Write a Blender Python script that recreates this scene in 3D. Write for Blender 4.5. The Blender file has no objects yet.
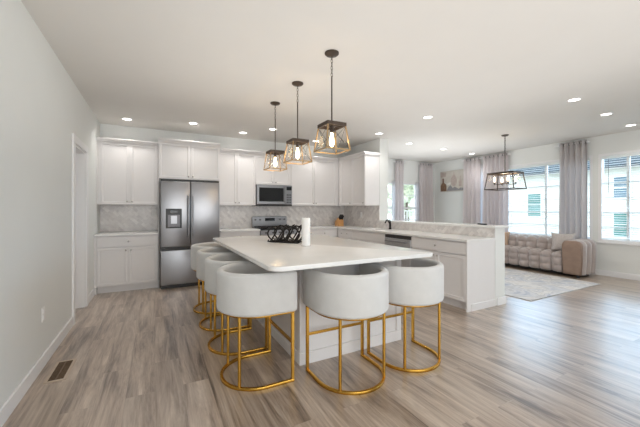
import bpy, bmesh, math, random
from mathutils import Vector, Matrix
random.seed(7)
PI = math.pi
S = bpy.context.scene
C = S.collection

# ------------------------------------------------------------------ camera, sky, exposure
cam_d = bpy.data.cameras.new('camera')
cam = bpy.data.objects.new('camera', cam_d)
C.objects.link(cam)
FPX = 310.3                                  # focal length in pixels of the 640x427 frame
cam_d.sensor_fit = 'HORIZONTAL'
cam_d.sensor_width = 36.0
cam_d.lens = FPX * 36.0 / 640.0
cam_d.shift_y = (209.16 - 213.5) / 640.0
cam_d.clip_start = 0.05
cam_d.clip_end = 300
cam.location = (0, 0, 1.297)
cam.rotation_euler = (PI / 2, 0, -0.48808)
S.camera = cam

S.view_settings.view_transform = 'Standard'
S.view_settings.look = 'None'
S.view_settings.gamma = 1.0
S.view_settings.use_curve_mapping = False
S.view_settings.exposure = 0.22

W = bpy.data.worlds.new('sky')
S.world = W
W.use_nodes = True
bg = W.node_tree.nodes['Background']
bg.inputs['Color'].default_value = (0.80, 0.91, 1.0, 1)
bg.inputs['Strength'].default_value = 2.7


def area_light(name, loc, rot, sx, sy, power, col):
    d = bpy.data.lights.new(name, 'AREA')
    d.shape = 'RECTANGLE'
    d.size, d.size_y, d.energy, d.color = sx, sy, power, col
    o = bpy.data.objects.new(name, d)
    o.location, o.rotation_euler = loc, rot
    C.objects.link(o)
    return o


# added fill lamp in front of the solid rear wall, no window there
area_light('rear_fill', (1.5, -3.0, 1.45), (PI / 2, 0, 0), 4.4, 2.4, 106, (0.95, 0.98, 1.0))
# added upward fill lamps in mid-room that brighten the ceiling, no fixture there
area_light('bounce_fill', (2.2, 0.95, 1.66), (PI, 0, 0), 4.8, 6.5, 40, (0.98, 0.985, 1.0))
area_light('bounce_fill_dining', (5.8, 5.2, 1.75), (PI, 0, 0), 2.4, 2.0, 15, (0.975, 0.985, 1.0))

# broad cool skylight falling in through the right-hand windows
sd = bpy.data.lights.new('skylight', 'SUN')
sd.energy, sd.angle, sd.color = 7.5, math.radians(85), (0.36, 0.66, 1.0)
so = bpy.data.objects.new('skylight', sd)
so.rotation_euler = Vector((-1.0, -0.12, -0.42)).to_track_quat('-Z', 'Y').to_euler()
C.objects.link(so)

DOWNLIGHT_W = 2.6
PENDANT_W = 6.0


# ------------------------------------------------------------------ materials
def nt(name):
    m = bpy.data.materials.new(name)
    m.use_nodes = True
    t = m.node_tree
    return m, t, t.nodes['Principled BSDF']


def srgb(r, g, b):
    f = lambda c: (c / 255 / 12.92) if c <= 10.3 else ((c / 255 + 0.055) / 1.055) ** 2.4
    return (f(r), f(g), f(b), 1)


def plain(name, col, rough=0.5, metal=0.0, noise=0.03, scale=20, bump=0.0, spec=0.5, stretch=None):
    m, t, b = nt(name)
    b.inputs['Roughness'].default_value = rough
    b.inputs['Metallic'].default_value = metal
    b.inputs['Specular IOR Level'].default_value = spec
    tc = t.nodes.new('ShaderNodeTexCoord')
    n = t.nodes.new('ShaderNodeTexNoise')
    n.inputs['Scale'].default_value = scale
    n.inputs['Detail'].default_value = 4
    src = tc.outputs['Object']
    if stretch:
        mp = t.nodes.new('ShaderNodeMapping')
        mp.inputs['Scale'].default_value = stretch
        t.links.new(src, mp.inputs['Vector'])
        src = mp.outputs['Vector']
    t.links.new(src, n.inputs['Vector'])
    r = t.nodes.new('ShaderNodeValToRGB')
    lo = [max(0, c * (1 - noise)) for c in col[:3]] + [1]
    hi = [min(1, c * (1 + noise)) for c in col[:3]] + [1]
    r.color_ramp.elements[0].position = 0.3
    r.color_ramp.elements[1].position = 0.7
    r.color_ramp.elements[0].color = lo
    r.color_ramp.elements[1].color = hi
    t.links.new(n.outputs['Fac'], r.inputs['Fac'])
    t.links.new(r.outputs['Color'], b.inputs['Base Color'])
    if bump:
        bp = t.nodes.new('ShaderNodeBump')
        bp.inputs['Strength'].default_value = bump
        bp.inputs['Distance'].default_value = 0.01
        t.links.new(n.outputs['Fac'], bp.inputs['Height'])
        t.links.new(bp.outputs['Normal'], b.inputs['Normal'])
    return m


def emit(name, col, strength):
    m, t, b = nt(name)
    b.inputs['Base Color'].default_value = col
    b.inputs['Emission Color'].default_value = col
    b.inputs['Emission Strength'].default_value = strength
    return m


def glass(name, col=(1, 1, 1, 1), amount=0.04):
    m, t, b = nt(name)
    t.nodes.remove(b)
    o = t.nodes['Material Output']
    tr = t.nodes.new('ShaderNodeBsdfTransparent')
    tr.inputs['Color'].default_value = col
    gl = t.nodes.new('ShaderNodeBsdfGlossy')
    gl.inputs['Roughness'].default_value = 0.02
    mx = t.nodes.new('ShaderNodeMixShader')
    mx.inputs['Fac'].default_value = amount
    t.links.new(tr.outputs[0], mx.inputs[1])
    t.links.new(gl.outputs[0], mx.inputs[2])
    t.links.new(mx.outputs[0], o.inputs['Surface'])
    return m


def wood_floor():
    m, t, b = nt('plank_floor')
    tc = t.nodes.new('ShaderNodeTexCoord')
    mp = t.nodes.new('ShaderNodeMapping')
    mp.inputs['Rotation'].default_value = (0, 0, PI / 2)
    t.links.new(tc.outputs['Object'], mp.inputs['Vector'])
    br = t.nodes.new('ShaderNodeTexBrick')
    br.inputs['Scale'].default_value = 1.0
    br.inputs['Brick Width'].default_value = 1.25
    br.inputs['Row Height'].default_value = 0.18
    br.inputs['Mortar Size'].default_value = 0.0012
    br.inputs['Mortar Smooth'].default_value = 0.3
    br.inputs['Bias'].default_value = 0.0
    br.offset = 0.37
    br.inputs['Color1'].default_value = (0.0, 0.0, 0.0, 1)
    br.inputs['Color2'].default_value = (1, 1, 1, 1)
    br.inputs['Mortar'].default_value = (0.2, 0.2, 0.2, 1)
    t.links.new(mp.outputs['Vector'], br.inputs['Vector'])
    # grain: noise stretched along the plank, shifted plank by plank
    add = t.nodes.new('ShaderNodeVectorMath')
    add.operation = 'ADD'
    sc = t.nodes.new('ShaderNodeVectorMath')
    sc.operation = 'SCALE'
    sc.inputs['Scale'].default_value = 7.0
    t.links.new(br.outputs['Color'], sc.inputs[0])
    t.links.new(mp.outputs['Vector'], add.inputs[0])
    t.links.new(sc.outputs[0], add.inputs[1])

    def grain(sx, sy, detail, rough):
        q = t.nodes.new('ShaderNodeMapping')
        q.inputs['Scale'].default_value = (sx, sy, 1)
        t.links.new(add.outputs[0], q.inputs['Vector'])
        n = t.nodes.new('ShaderNodeTexNoise')
        n.inputs['Scale'].default_value = 1.0
        n.inputs['Detail'].default_value = detail
        n.inputs['Roughness'].default_value = rough
        n.inputs['Distortion'].default_value = 0.6
        t.links.new(q.outputs['Vector'], n.inputs['Vector'])
        return n
    g1 = grain(0.9, 9.0, 8, 0.68)
    g2 = grain(3.0, 60.0, 4, 0.6)
    r1 = t.nodes.new('ShaderNodeValToRGB')
    e = r1.color_ramp.elements
    e[0].position, e[0].color = 0.34, FLOOR_DARK
    e[1].position, e[1].color = 0.68, FLOOR_LIGHT
    k = e.new(0.48)
    k.color = FLOOR_MID
    t.links.new(g1.outputs['Fac'], r1.inputs['Fac'])
    mx = t.nodes.new('ShaderNodeMix')
    mx.data_type = 'RGBA'
    mx.blend_type = 'SOFT_LIGHT'
    mx.inputs['Factor'].default_value = 0.8
    t.links.new(r1.outputs['Color'], mx.inputs['A'])
    t.links.new(g2.outputs['Fac'], mx.inputs['B'])
    r2 = t.nodes.new('ShaderNodeValToRGB')
    r2.color_ramp.elements[0].color = (0.9, 0.9, 0.9, 1)
    r2.color_ramp.elements[1].color = (1.06, 1.055, 1.05, 1)
    t.links.new(br.outputs['Color'], r2.inputs['Fac'])
    mx2 = t.nodes.new('ShaderNodeMix')
    mx2.data_type = 'RGBA'
    mx2.blend_type = 'MULTIPLY'
    mx2.inputs['Factor'].default_value = 1.0
    t.links.new(mx.outputs['Result'], mx2.inputs['A'])
    t.links.new(r2.outputs['Color'], mx2.inputs['B'])
    t.links.new(mx2.outputs['Result'], b.inputs['Base Color'])
    b.inputs['Roughness'].default_value = 0.3
    b.inputs['Specular IOR Level'].default_value = 0.7
    b.inputs['Coat Weight'].default_value = 0.8
    b.inputs['Coat Roughness'].default_value = 0.34
    bp = t.nodes.new('ShaderNodeBump')
    bp.inputs['Strength'].default_value = 0.12
    bp.inputs['Distance'].default_value = 0.004
    t.links.new(g2.outputs['Fac'], bp.inputs['Height'])
    t.links.new(bp.outputs['Normal'], b.inputs['Normal'])
    return m


FLOOR_DARK = srgb(98, 82, 70)
FLOOR_MID = srgb(164, 145, 128)
FLOOR_LIGHT = srgb(206, 189, 172)


def tile_mat():
    """small marble tiles laid on the diagonal"""
    m, t, b = nt('marble_tile')
    tc = t.nodes.new('ShaderNodeTexCoord')
    sep = t.nodes.new('ShaderNodeSeparateXYZ')
    t.links.new(tc.outputs['Object'], sep.inputs[0])
    ad = t.nodes.new('ShaderNodeMath')
    ad.operation = 'ADD'
    t.links.new(sep.outputs['X'], ad.inputs[0])
    t.links.new(sep.outputs['Y'], ad.inputs[1])
    cmb = t.nodes.new('ShaderNodeCombineXYZ')
    t.links.new(ad.outputs[0], cmb.inputs['X'])
    t.links.new(sep.outputs['Z'], cmb.inputs['Y'])
    mp = t.nodes.new('ShaderNodeMapping')
    mp.inputs['Rotation'].default_value = (0, 0, PI / 4)
    t.links.new(cmb.outputs[0], mp.inputs['Vector'])
    br = t.nodes.new('ShaderNodeTexBrick')
    br.inputs['Scale'].default_value = 1.0
    br.inputs['Brick Width'].default_value = 0.10
    br.inputs['Row Height'].default_value = 0.05
    br.inputs['Mortar Size'].default_value = 0.0022
    br.inputs['Color1'].default_value = srgb(216, 211, 209)
    br.inputs['Color2'].default_value = srgb(240, 236, 233)
    br.inputs['Mortar'].default_value = srgb(228, 224, 220)
    t.links.new(mp.outputs['Vector'], br.inputs['Vector'])
    n = t.nodes.new('ShaderNodeTexNoise')
    n.inputs['Scale'].default_value = 9
    n.inputs['Detail'].default_value = 6
    n.inputs['Distortion'].default_value = 1.4
    t.links.new(tc.outputs['Object'], n.inputs['Vector'])
    r = t.nodes.new('ShaderNodeValToRGB')
    r.color_ramp.elements[0].position = 0.36
    r.color_ramp.elements[0].color = srgb(226, 224, 224)
    r.color_ramp.elements[1].position = 0.56
    r.color_ramp.elements[1].color = (1, 1, 1, 1)
    t.links.new(n.outputs['Fac'], r.inputs['Fac'])
    mx = t.nodes.new('ShaderNodeMix')
    mx.data_type = 'RGBA'
    mx.blend_type = 'MULTIPLY'
    mx.inputs['Factor'].default_value = 0.4
    t.links.new(br.outputs['Color'], mx.inputs['A'])
    t.links.new(r.outputs['Color'], mx.inputs['B'])
    t.links.new(mx.outputs['Result'], b.inputs['Base Color'])
    b.inputs['Roughness'].default_value = 0.3
    return m


def rug_mat():
    m, t, b = nt('marbled_rug')
    tc = t.nodes.new('ShaderNodeTexCoord')
    n = t.nodes.new('ShaderNodeTexNoise')
    n.inputs['Scale'].default_value = 1.7
    n.inputs['Detail'].default_value = 7
    n.inputs['Roughness'].default_value = 0.6
    n.inputs['Distortion'].default_value = 1.8
    t.links.new(tc.outputs['Object'], n.inputs['Vector'])
    r = t.nodes.new('ShaderNodeValToRGB')
    e = r.color_ramp.elements
    e[0].position, e[0].color = 0.34, srgb(172, 176, 186)
    e[1].position, e[1].color = 0.66, srgb(206, 200, 194)
    k = e.new(0.46); k.color = srgb(212, 210, 210)
    k = e.new(0.53); k.color = srgb(188, 186, 186)
    k = e.new(0.58); k.color = srgb(222, 219, 216)
    t.links.new(n.outputs['Fac'], r.inputs['Fac'])
    t.links.new(r.outputs['Color'], b.inputs['Base Color'])
    b.inputs['Roughness'].default_value = 0.95
    b.inputs['Specular IOR Level'].default_value = 0.1
    return m


def curtain_mat(name, col, trans=0.3):
    m, t, b = nt(name)
    o = t.nodes['Material Output']
    tc = t.nodes.new('ShaderNodeTexCoord')
    n = t.nodes.new('ShaderNodeTexNoise')
    n.inputs['Scale'].default_value = 60
    t.links.new(tc.outputs['Object'], n.inputs['Vector'])
    r = t.nodes.new('ShaderNodeValToRGB')
    r.color_ramp.elements[0].color = [c * .96 for c in col[:3]] + [1]
    r.color_ramp.elements[1].color = [min(1, c * 1.04) for c in col[:3]] + [1]
    t.links.new(n.outputs['Fac'], r.inputs['Fac'])
    t.links.new(r.outputs['Color'], b.inputs['Base Color'])
    b.inputs['Roughness'].default_value = 0.8
    b.inputs['Specular IOR Level'].default_value = 0.15
    tr = t.nodes.new('ShaderNodeBsdfTranslucent')
    t.links.new(r.outputs['Color'], tr.inputs['Color'])
    mx = t.nodes.new('ShaderNodeMixShader')
    mx.inputs['Fac'].default_value = trans
    t.links.new(b.outputs[0], mx.inputs[1])
    t.links.new(tr.outputs[0], mx.inputs[2])
    t.links.new(mx.outputs[0], o.inputs['Surface'])
    return m


M = {}
M['wall'] = plain('wall_paint', srgb(231, 232, 229), 0.75, noise=0.008, scale=3)
M['ceiling'] = plain('ceiling_paint', srgb(228, 225, 220), 0.85, noise=0.008, scale=3)
M['trim'] = plain('white_trim', srgb(240, 239, 239), 0.4, noise=0.005)
M['cab'] = plain('white_cabinet_paint', srgb(230, 227, 226), 0.38, noise=0.006)
M['quartz'] = plain('white_quartz', srgb(236, 235, 233), 0.2, noise=0.02, scale=6)
M['floor'] = wood_floor()
M['tile'] = tile_mat()
M['steel'] = plain('brushed_steel', srgb(152, 152, 155), 0.3, 0.95, noise=0.04, scale=8, stretch=(60, 60, 1))
M['steel_dark'] = plain('dark_steel', srgb(92, 90, 92), 0.3, 0.9, noise=0.05)
M['steel_light'] = plain('pale_brushed_steel', srgb(196, 196, 198), 0.45, 0.8, noise=0.04, scale=8, stretch=(60, 60, 1))
M['nickel'] = plain('satin_nickel', srgb(190, 186, 182), 0.25, 1.0)
M['black'] = plain('black_plastic', srgb(22, 21, 22), 0.35, noise=0.1)
M['blackglass'] = plain('black_glass', srgb(28, 29, 32), 0.08, noise=0.05)
M['iron'] = plain('black_iron', srgb(38, 34, 33), 0.45, 0.5, noise=0.1)
M['gold'] = plain('brushed_gold', srgb(206, 160, 72), 0.26, 1.0, noise=0.05, scale=30)
M['bronze'] = plain('oil_rubbed_bronze', srgb(76, 64, 55), 0.45, 0.5, noise=0.12)
M['oldwood'] = plain('weathered_brass_frame', srgb(166, 138, 98), 0.45, 0.4, noise=0.2, scale=18, stretch=(1, 1, 4))
M['velvet'] = plain('cream_velvet', srgb(211, 210, 208), 0.85, noise=0.03, scale=14, spec=0.2)
M['velvet'].node_tree.nodes['Principled BSDF'].inputs['Sheen Weight'].default_value = 0.25
M['velvet_seat'] = plain('cream_velvet_bounce_tint', srgb(222, 208, 192), 0.85, noise=0.03, scale=14, spec=0.2)  # cream velvet, warm floor bounce and island shade put in as a tan tint
M['sofa'] = plain('taupe_velvet', srgb(172, 160, 155), 0.75, noise=0.07, scale=9, spec=0.25)
M['sofa'].node_tree.nodes['Principled BSDF'].inputs['Sheen Weight'].default_value = 0.5
M['sofa_arm'] = plain('brown_velvet', srgb(150, 128, 114), 0.8, noise=0.08, scale=10, spec=0.2)
M['pillow'] = plain('grey_pillow', srgb(190, 182, 178), 0.9, noise=0.1, scale=40)
M['pillow_tan'] = plain('tan_pillow', srgb(186, 160, 138), 0.9, noise=0.06, scale=30)
M['curtain'] = curtain_mat('mauve_grey_curtain', srgb(237, 231, 231), 0.42)
M['curtain_grey'] = curtain_mat('warm_grey_curtain', srgb(226, 221, 220), 0.38)
M['sheer'] = curtain_mat('white_sheer', srgb(240, 240, 243), 0.5)
M['blind'] = curtain_mat('white_blind', srgb(244, 244, 242), 0.35)
M['rug'] = rug_mat()
M['bulb'] = emit('warm_bulb', (1.0, 0.72, 0.36, 1), 14)
M['candle_bulb'] = emit('warm_candle_bulb', (1.0, 0.78, 0.5, 1), 12)
M['led'] = emit('downlight_lens', (1.0, 0.96, 0.9, 1), 5)
M['glass'] = glass('clear_glass')
M['lampglass'] = glass('lamp_glass', (1.0, 0.99, 0.97, 1), 0.025)
M['paper'] = plain('white_paper', srgb(246, 245, 244), 0.7)
M['beech'] = plain('beech_block', srgb(226, 168, 108), 0.5, noise=0.12, scale=25, stretch=(1, 1, 6))
M['outlet'] = plain('outlet_plastic', srgb(244, 243, 241), 0.4)
M['vent'] = plain('brown_vent', srgb(112, 92, 72), 0.45, 0.3, noise=0.1)
M['vent_frame'] = plain('tan_vent_frame', srgb(198, 182, 164), 0.45, 0.3, noise=0.06)
M['siding'] = plain('cream_siding', srgb(236, 234, 226), 0.8, noise=0.02)
M['roof'] = plain('slate_roof', srgb(52, 66, 74), 0.8, noise=0.2, scale=4)
M['pane'] = plain('teal_window_glass', srgb(84, 138, 134), 0.15, noise=0.15, scale=2)
M['pane_blue'] = plain('blue_window_glass', srgb(98, 128, 146), 0.15, noise=0.15, scale=2)
M['grass'] = plain('lawn', srgb(160, 166, 150), 0.9, noise=0.25, scale=3)
M['leaf'] = plain('tree_leaves', srgb(224, 226, 204), 0.8, noise=0.35, scale=5)
M['bark'] = plain('tree_bark', srgb(110, 98, 88), 0.9, noise=0.2)
M['fence'] = plain('pale_railing', srgb(206, 204, 196), 0.7)
M['canvas'] = plain('canvas_ground', srgb(206, 199, 190), 0.8, noise=0.08, scale=7)
M['art_brown'] = plain('art_brown', srgb(134, 104, 84), 0.8, noise=0.25, scale=22)
M['art_pink'] = plain('art_rose', srgb(190, 174, 166), 0.8, noise=0.12, scale=18)
M['art_grey'] = plain('art_grey', srgb(148, 146, 148), 0.8, noise=0.2, scale=25)
M['art_white'] = plain('art_white', srgb(226, 222, 216), 0.8, noise=0.06, scale=20)


# ------------------------------------------------------------------ mesh builder
def rrect(w, h, r, n=4):
    pts = []
    for cx, cy, a0 in ((w / 2 - r, h / 2 - r, 0), (-w / 2 + r, h / 2 - r, PI / 2),
                       (-w / 2 + r, -h / 2 + r, PI), (w / 2 - r, -h / 2 + r, 1.5 * PI)):
        for i in range(n + 1):
            a = a0 + PI / 2 * i / n
            pts.append((cx + r * math.cos(a), cy + r * math.sin(a)))
    return pts


class MB:
    def __init__(s):
        s.bm = bmesh.new()

    def box(s, x0, x1, y0, y1, z0, z1, bev=0.0, seg=2):
        g = bmesh.ops.create_cube(s.bm, size=1)
        vs = g['verts']
        for v in vs:
            v.co = Vector(((x0 + x1) / 2 + v.co.x * (x1 - x0), (y0 + y1) / 2 + v.co.y * (y1 - y0), (z0 + z1) / 2 + v.co.z * (z1 - z0)))
        if bev:
            es = {e for v in vs for e in v.link_edges}
            bmesh.ops.bevel(s.bm, geom=list(es), offset=bev, segments=seg, affect='EDGES', profile=0.5)
        return s

    def bar(s, p0, p1, w, h=None, bev=0.0):
        """square bar from p0 to p1"""
        h = h or w
        p0, p1 = Vector(p0), Vector(p1)
        d = (p1 - p0).normalized()
        up = Vector((0, 0, 1)) if abs(d.z) < 0.95 else Vector((0, 1, 0))
        a = d.cross(up).normalized()
        b = a.cross(d).normalized()
        ring = lambda p: [s.bm.verts.new(p + a * (sx * w / 2) + b * (sy * h / 2)) for sx, sy in ((-1, -1), (1, -1), (1, 1), (-1, 1))]
        r0, r1 = ring(p0), ring(p1)
        for i in range(4):
            s.bm.faces.new((r0[i], r0[(i + 1) % 4], r1[(i + 1) % 4], r1[i]))
        s.bm.faces.new(r0[::-1])
        s.bm.faces.new(r1)
        return s

    def cyl(s, p0, p1, r0, r1=None, n=16):
        r1 = r0 if r1 is None else r1
        p0, p1 = Vector(p0), Vector(p1)
        d = (p1 - p0).normalized()
        up = Vector((0, 0, 1)) if abs(d.z) < 0.95 else Vector((0, 1, 0))
        a = d.cross(up).normalized()
        b = a.cross(d).normalized()
        ring = lambda p, r: [s.bm.verts.new(p + a * (r * math.cos(2 * PI * i / n)) + b * (r * math.sin(2 * PI * i / n))) for i in range(n)]
        A, B = ring(p0, max(r0, 1e-5)), ring(p1, max(r1, 1e-5))
        for i in range(n):
            s.bm.faces.new((A[i], A[(i + 1) % n], B[(i + 1) % n], B[i]))
        s.bm.faces.new(A[::-1])
        s.bm.faces.new(B)
        return s

    def sweep(s, path, sec, closed=False, up=(0, 0, 1)):
        """sweep a closed 2-D section (n, u) along a path; u follows 'up'"""
        path = [Vector(p) for p in path]
        up = Vector(up)
        N = len(path)
        rings = []
        for i, p in enumerate(path):
            if closed:
                t = path[(i + 1) % N] - path[i - 1]
            else:
                t = path[min(i + 1, N - 1)] - path[max(i - 1, 0)]
            t.normalize()
            n = t.cross(up)
            if n.length < 1e-4:
                n = Vector((1, 0, 0))
            n.normalize()
            u = n.cross(t).normalized()
            rings.append([s.bm.verts.new(p + n * a + u * b) for a, b in sec])
        k = len(sec)
        rng = range(N) if closed else range(N - 1)
        for i in rng:
            A, B = rings[i], rings[(i + 1) % N]
            for j in range(k):
                s.bm.faces.new((A[j], A[(j + 1) % k], B[(j + 1) % k], B[j]))
        if not closed:
            s.bm.faces.new(rings[0][::-1])
            s.bm.faces.new(rings[-1])
        return s

    def tube(s, path, r, n=8, closed=False):
        path = [Vector(p) for p in path]
        N = len(path)
        rings, prev = [], None
        for i, p in enumerate(path):
            t = (path[(i + 1) % N] - path[i - 1]) if closed else (path[min(i + 1, N - 1)] - path[max(i - 1, 0)])
            t.normalize()
            if prev is None:
                prev = t.orthogonal().normalized()
            a = (prev - t * prev.dot(t))
            a = a.normalized() if a.length > 1e-5 else t.orthogonal().normalized()
            prev = a
            b = t.cross(a)
            rings.append([s.bm.verts.new(p + a * (r * math.cos(2 * PI * j / n)) + b * (r * math.sin(2 * PI * j / n))) for j in range(n)])
        for i in (range(N) if closed else range(N - 1)):
            A, B = rings[i], rings[(i + 1) % N]
            for j in range(n):
                s.bm.faces.new((A[j], A[(j + 1) % n], B[(j + 1) % n], B[j]))
        if not closed:
            s.bm.faces.new(rings[0][::-1])
            s.bm.faces.new(rings[-1])
        return s

    def lathe(s, prof, cx=0, cy=0, n=24):
        rings = []
        for r, z in prof:
            rings.append([s.bm.verts.new((cx + max(r, 1e-4) * math.cos(2 * PI * i / n), cy + max(r, 1e-4) * math.sin(2 * PI * i / n), z)) for i in range(n)])
        for A, B in zip(rings, rings[1:]):
            for i in range(n):
                s.bm.faces.new((A[i], A[(i + 1) % n], B[(i + 1) % n], B[i]))
        s.bm.faces.new(rings[0][::-1])
        s.bm.faces.new(rings[-1])
        return s

    def prism(s, poly, z0, z1, bev=0.0):
        A = [s.bm.verts.new((x, y, z0)) for x, y in poly]
        B = [s.bm.verts.new((x, y, z1)) for x, y in poly]
        n = len(poly)
        fs = [s.bm.faces.new((A[i], A[(i + 1) % n], B[(i + 1) % n], B[i])) for i in range(n)]
        bot = s.bm.faces.new(A[::-1])
        top = s.bm.faces.new(B)
        if bev:
            es = list(top.edges) + list(bot.edges)
            bmesh.ops.bevel(s.bm, geom=es, offset=bev, segments=3, affect='EDGES', profile=0.5)
        return s

    def extr(s, prof, axis, a0, a1):
        """extrude a closed profile along x (prof=(y,z)) or y (prof=(x,z))"""
        f = (lambda p, a: (a, p[0], p[1])) if axis == 'x' else (lambda p, a: (p[0], a, p[1]))
        A = [s.bm.verts.new(f(p, a0)) for p in prof]
        B = [s.bm.verts.new(f(p, a1)) for p in prof]
        n = len(prof)
        for i in range(n):
            s.bm.faces.new((A[i], A[(i + 1) % n], B[(i + 1) % n], B[i]))
        s.bm.faces.new(A[::-1])
        s.bm.faces.new(B)
        return s

    def panel(s, x0, x1, z0, z1, yf, th=0.02, rail=0.057, rec=0.012):
        """shaker front facing -y: frame with a recessed flat panel"""
        g = bmesh.ops.create_cube(s.bm, size=1)
        vs = g['verts']
        for v in vs:
            v.co = Vector(((x0 + x1) / 2 + v.co.x * (x1 - x0), yf + th / 2 + v.co.y * th, (z0 + z1) / 2 + v.co.z * (z1 - z0)))
        ff = [f for f in {f for v in vs for f in v.link_faces} if f.calc_center_median().y < yf + 1e-5][0]
        if rail and min(x1 - x0, z1 - z0) > rail * 2.4:
            bmesh.ops.inset_region(s.bm, faces=[ff], thickness=rail)
            bmesh.ops.inset_region(s.bm, faces=[ff], thickness=0.005)
            for v in ff.verts:
                v.co.y += rec
        return s

    def ico(s, c, r, sub=2, sc=(1, 1, 1), jitter=0.0):
        g = bmesh.ops.create_icosphere(s.bm, subdivisions=sub, radius=r)
        for v in g['verts']:
            k = 1 + random.uniform(-jitter, jitter)
            v.co = Vector((c[0] + v.co.x * sc[0] * k, c[1] + v.co.y * sc[1] * k, c[2] + v.co.z * sc[2] * k))
        return s

    def build(s, name, mat, parent=None, smooth=False, local=False, label=None):
        bmesh.ops.recalc_face_normals(s.bm, faces=s.bm.faces[:])
        me = bpy.data.meshes.new(name)
        if parent is not None and not local:
            bmesh.ops.translate(s.bm, verts=s.bm.verts[:], vec=-abs_loc(parent))
        s.bm.to_mesh(me)
        s.bm.free()
        me.materials.append(M[mat] if isinstance(mat, str) else mat)
        if smooth:
            for p in me.polygons:
                p.use_smooth = True
            if smooth != 'all':
                me.set_sharp_from_angle(angle=math.radians(38))
        o = bpy.data.objects.new(name, me)
        C.objects.link(o)
        if parent is not None:
            o.parent = parent
        if label:
            o['label'] = label
        return o


def abs_loc(o):
    v = Vector(o.location)
    while o.parent:
        o = o.parent
        v += Vector(o.location)
    return v


def tag(o, label, cat, group=None, kind=None):
    o['label'] = label
    o['category'] = cat
    if group:
        o['group'] = group
    if kind:
        o['kind'] = kind
    return o


def thing(name, label, cat, loc=(0, 0, 0), rotz=0, group=None):
    o = bpy.data.objects.new(name, None)
    o.empty_display_size = 0.1
    C.objects.link(o)
    o.location = loc
    o.rotation_euler = (0, 0, rotz)
    return tag(o, label, cat, group)


def struct(name, mb, mat, parent=None, smooth=False):
    o = mb.build(name, mat, parent, smooth)
    o['kind'] = 'structure'
    return o


def copy_tree(o, parent=None):
    c = o.copy()
    C.objects.link(c)
    if parent is not None:
        c.parent = parent
    for ch in list(o.children):
        copy_tree(ch, c)
    return c


# ------------------------------------------------------------------ room shell
XL, XR = -0.82, 7.74            # left wall, window wall
YB, YL = 6.35, 6.90             # kitchen back wall, dining back wall
YF = -3.2                       # the room runs on behind the camera
H = 2.74
KX0, KX1 = 4.03, 4.24           # wall between kitchen and dining (stub, then half wall)
STUB = 5.0
PEN = 2.575                     # end of the peninsula
T = 0.14

struct('floor', MB().box(XL - T, XR + T, YF, YL + T, -0.12, 0), 'floor')
struct('ceiling', MB().box(XL - T, XR + T, YF, YL + T, H, H + 0.15), 'ceiling')

DY0, DY1, DZ = 4.42, 5.10, 2.05   # doorway in the left wall
m = MB()
m.box(XL - T, XL, YF, DY0, 0, H).box(XL - T, XL, DY1, YB + T, 0, H).box(XL - T, XL, DY0, DY1, DZ, H)
struct('wall_left', m, 'wall')
struct('wall_back', MB().box(XL, KX1, YB, YB + T, 0, H), 'wall')
struct('wall_middle', MB().box(KX0, KX1, STUB, YL, 0, H), 'wall')
struct('wall_half', MB().box(KX0, KX1, PEN, STUB, 0, 1.04), 'wall')

# dining back wall with one window, window wall with two
BW = (5.45, 7.02, 0.62, 2.08)
m = MB()
m.box(KX1, BW[0], YL, YL + T, 0, H).box(BW[1], XR + T, YL, YL + T, 0, H)
m.box(BW[0], BW[1], YL, YL + T, 0, BW[2]).box(BW[0], BW[1], YL, YL + T, BW[3], H)
struct('wall_dining', m, 'wall')
WA = (2.93, 5.55, 0.66, 2.38)       # behind the sofa
WB = (0.95, 2.84, 0.66, 2.38)       # right window
WC = (-2.6, -0.2, 0.66, 2.38)       # further along behind the camera
m = MB()
ys = [YF, WC[0], WC[1], WB[0], WB[1], WA[0], WA[1], YL]
for a, b, hole in ((YF, WC[0], 0), (WC[0], WC[1], 1), (WC[1], WB[0], 0), (WB[0], WB[1], 1), (WB[1], WA[0], 0), (WA[0], WA[1], 1), (WA[1], YL, 0)):
    if hole:
        m.box(XR, XR + T, a, b, 0, WA[2]).box(XR, XR + T, a, b, WA[3], H)
    else:
        m.box(XR, XR + T, a, b, 0, H)
struct('wall_right', m, 'wall')


def baseboard(name, x0, x1, y0, y1):
    m = MB()
    m.box(x0, x1, y0, y1, 0, 0.105, 0.004)
    struct(name, m, 'trim')


baseboard('baseboard_left', XL, XL + 0.016, YF, DY0 - 0.085)
baseboard('baseboard_corner', XL, XL + 0.016, DY1 + 0.085, 5.74)
baseboard('baseboard_right', XR - 0.016, XR, YF, YL)
baseboard('baseboard_dining', KX1, XR - 0.016, YL - 0.016, YL)
baseboard('baseboard_half', KX0 + 0.03, KX1 + 0.016, PEN - 0.016, PEN)
baseboard('baseboard_peninsula', KX1, KX1 + 0.016, PEN, YL - 0.016)

struct('wall_front', MB().box(XL - T, XR + T, YF - T, YF, 0, H), 'wall')

# door casing and the door set back in the doorway
m = MB()
for a, b in ((DY0 - 0.085, DY0), (DY1, DY1 + 0.085)):
    m.box(XL, XL + 0.02, a, b, 0, DZ, 0.004)
m.box(XL, XL + 0.02, DY0 - 0.085, DY1 + 0.085, DZ, DZ + 0.09, 0.004)
m.box(XL - T, XL, DY0, DY0 + 0.02, 0, DZ).box(XL - T, XL, DY1 - 0.02, DY1, 0, DZ).box(XL - T, XL, DY0 + .02, DY1 - .02, DZ - 0.02, DZ)
m.box(XL - 0.10, XL - 0.085, DY1 - 0.032, DY1 - 0.02, 0, DZ - .02)
struct('trim_1', m, 'trim')
d = MB()
d.panel(-(DY1 - .022), -(DY0 + .022), 0.01, DZ - 0.022, 0.0, 0.035, 0.11, 0.008)
for v in d.bm.verts:                       # turn the front to face +x
    x, y, z = v.co
    v.co = Vector((XL - T + 0.035 - y, -x, z))
dr = struct('door_1', d, 'trim')
hm = MB()
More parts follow.
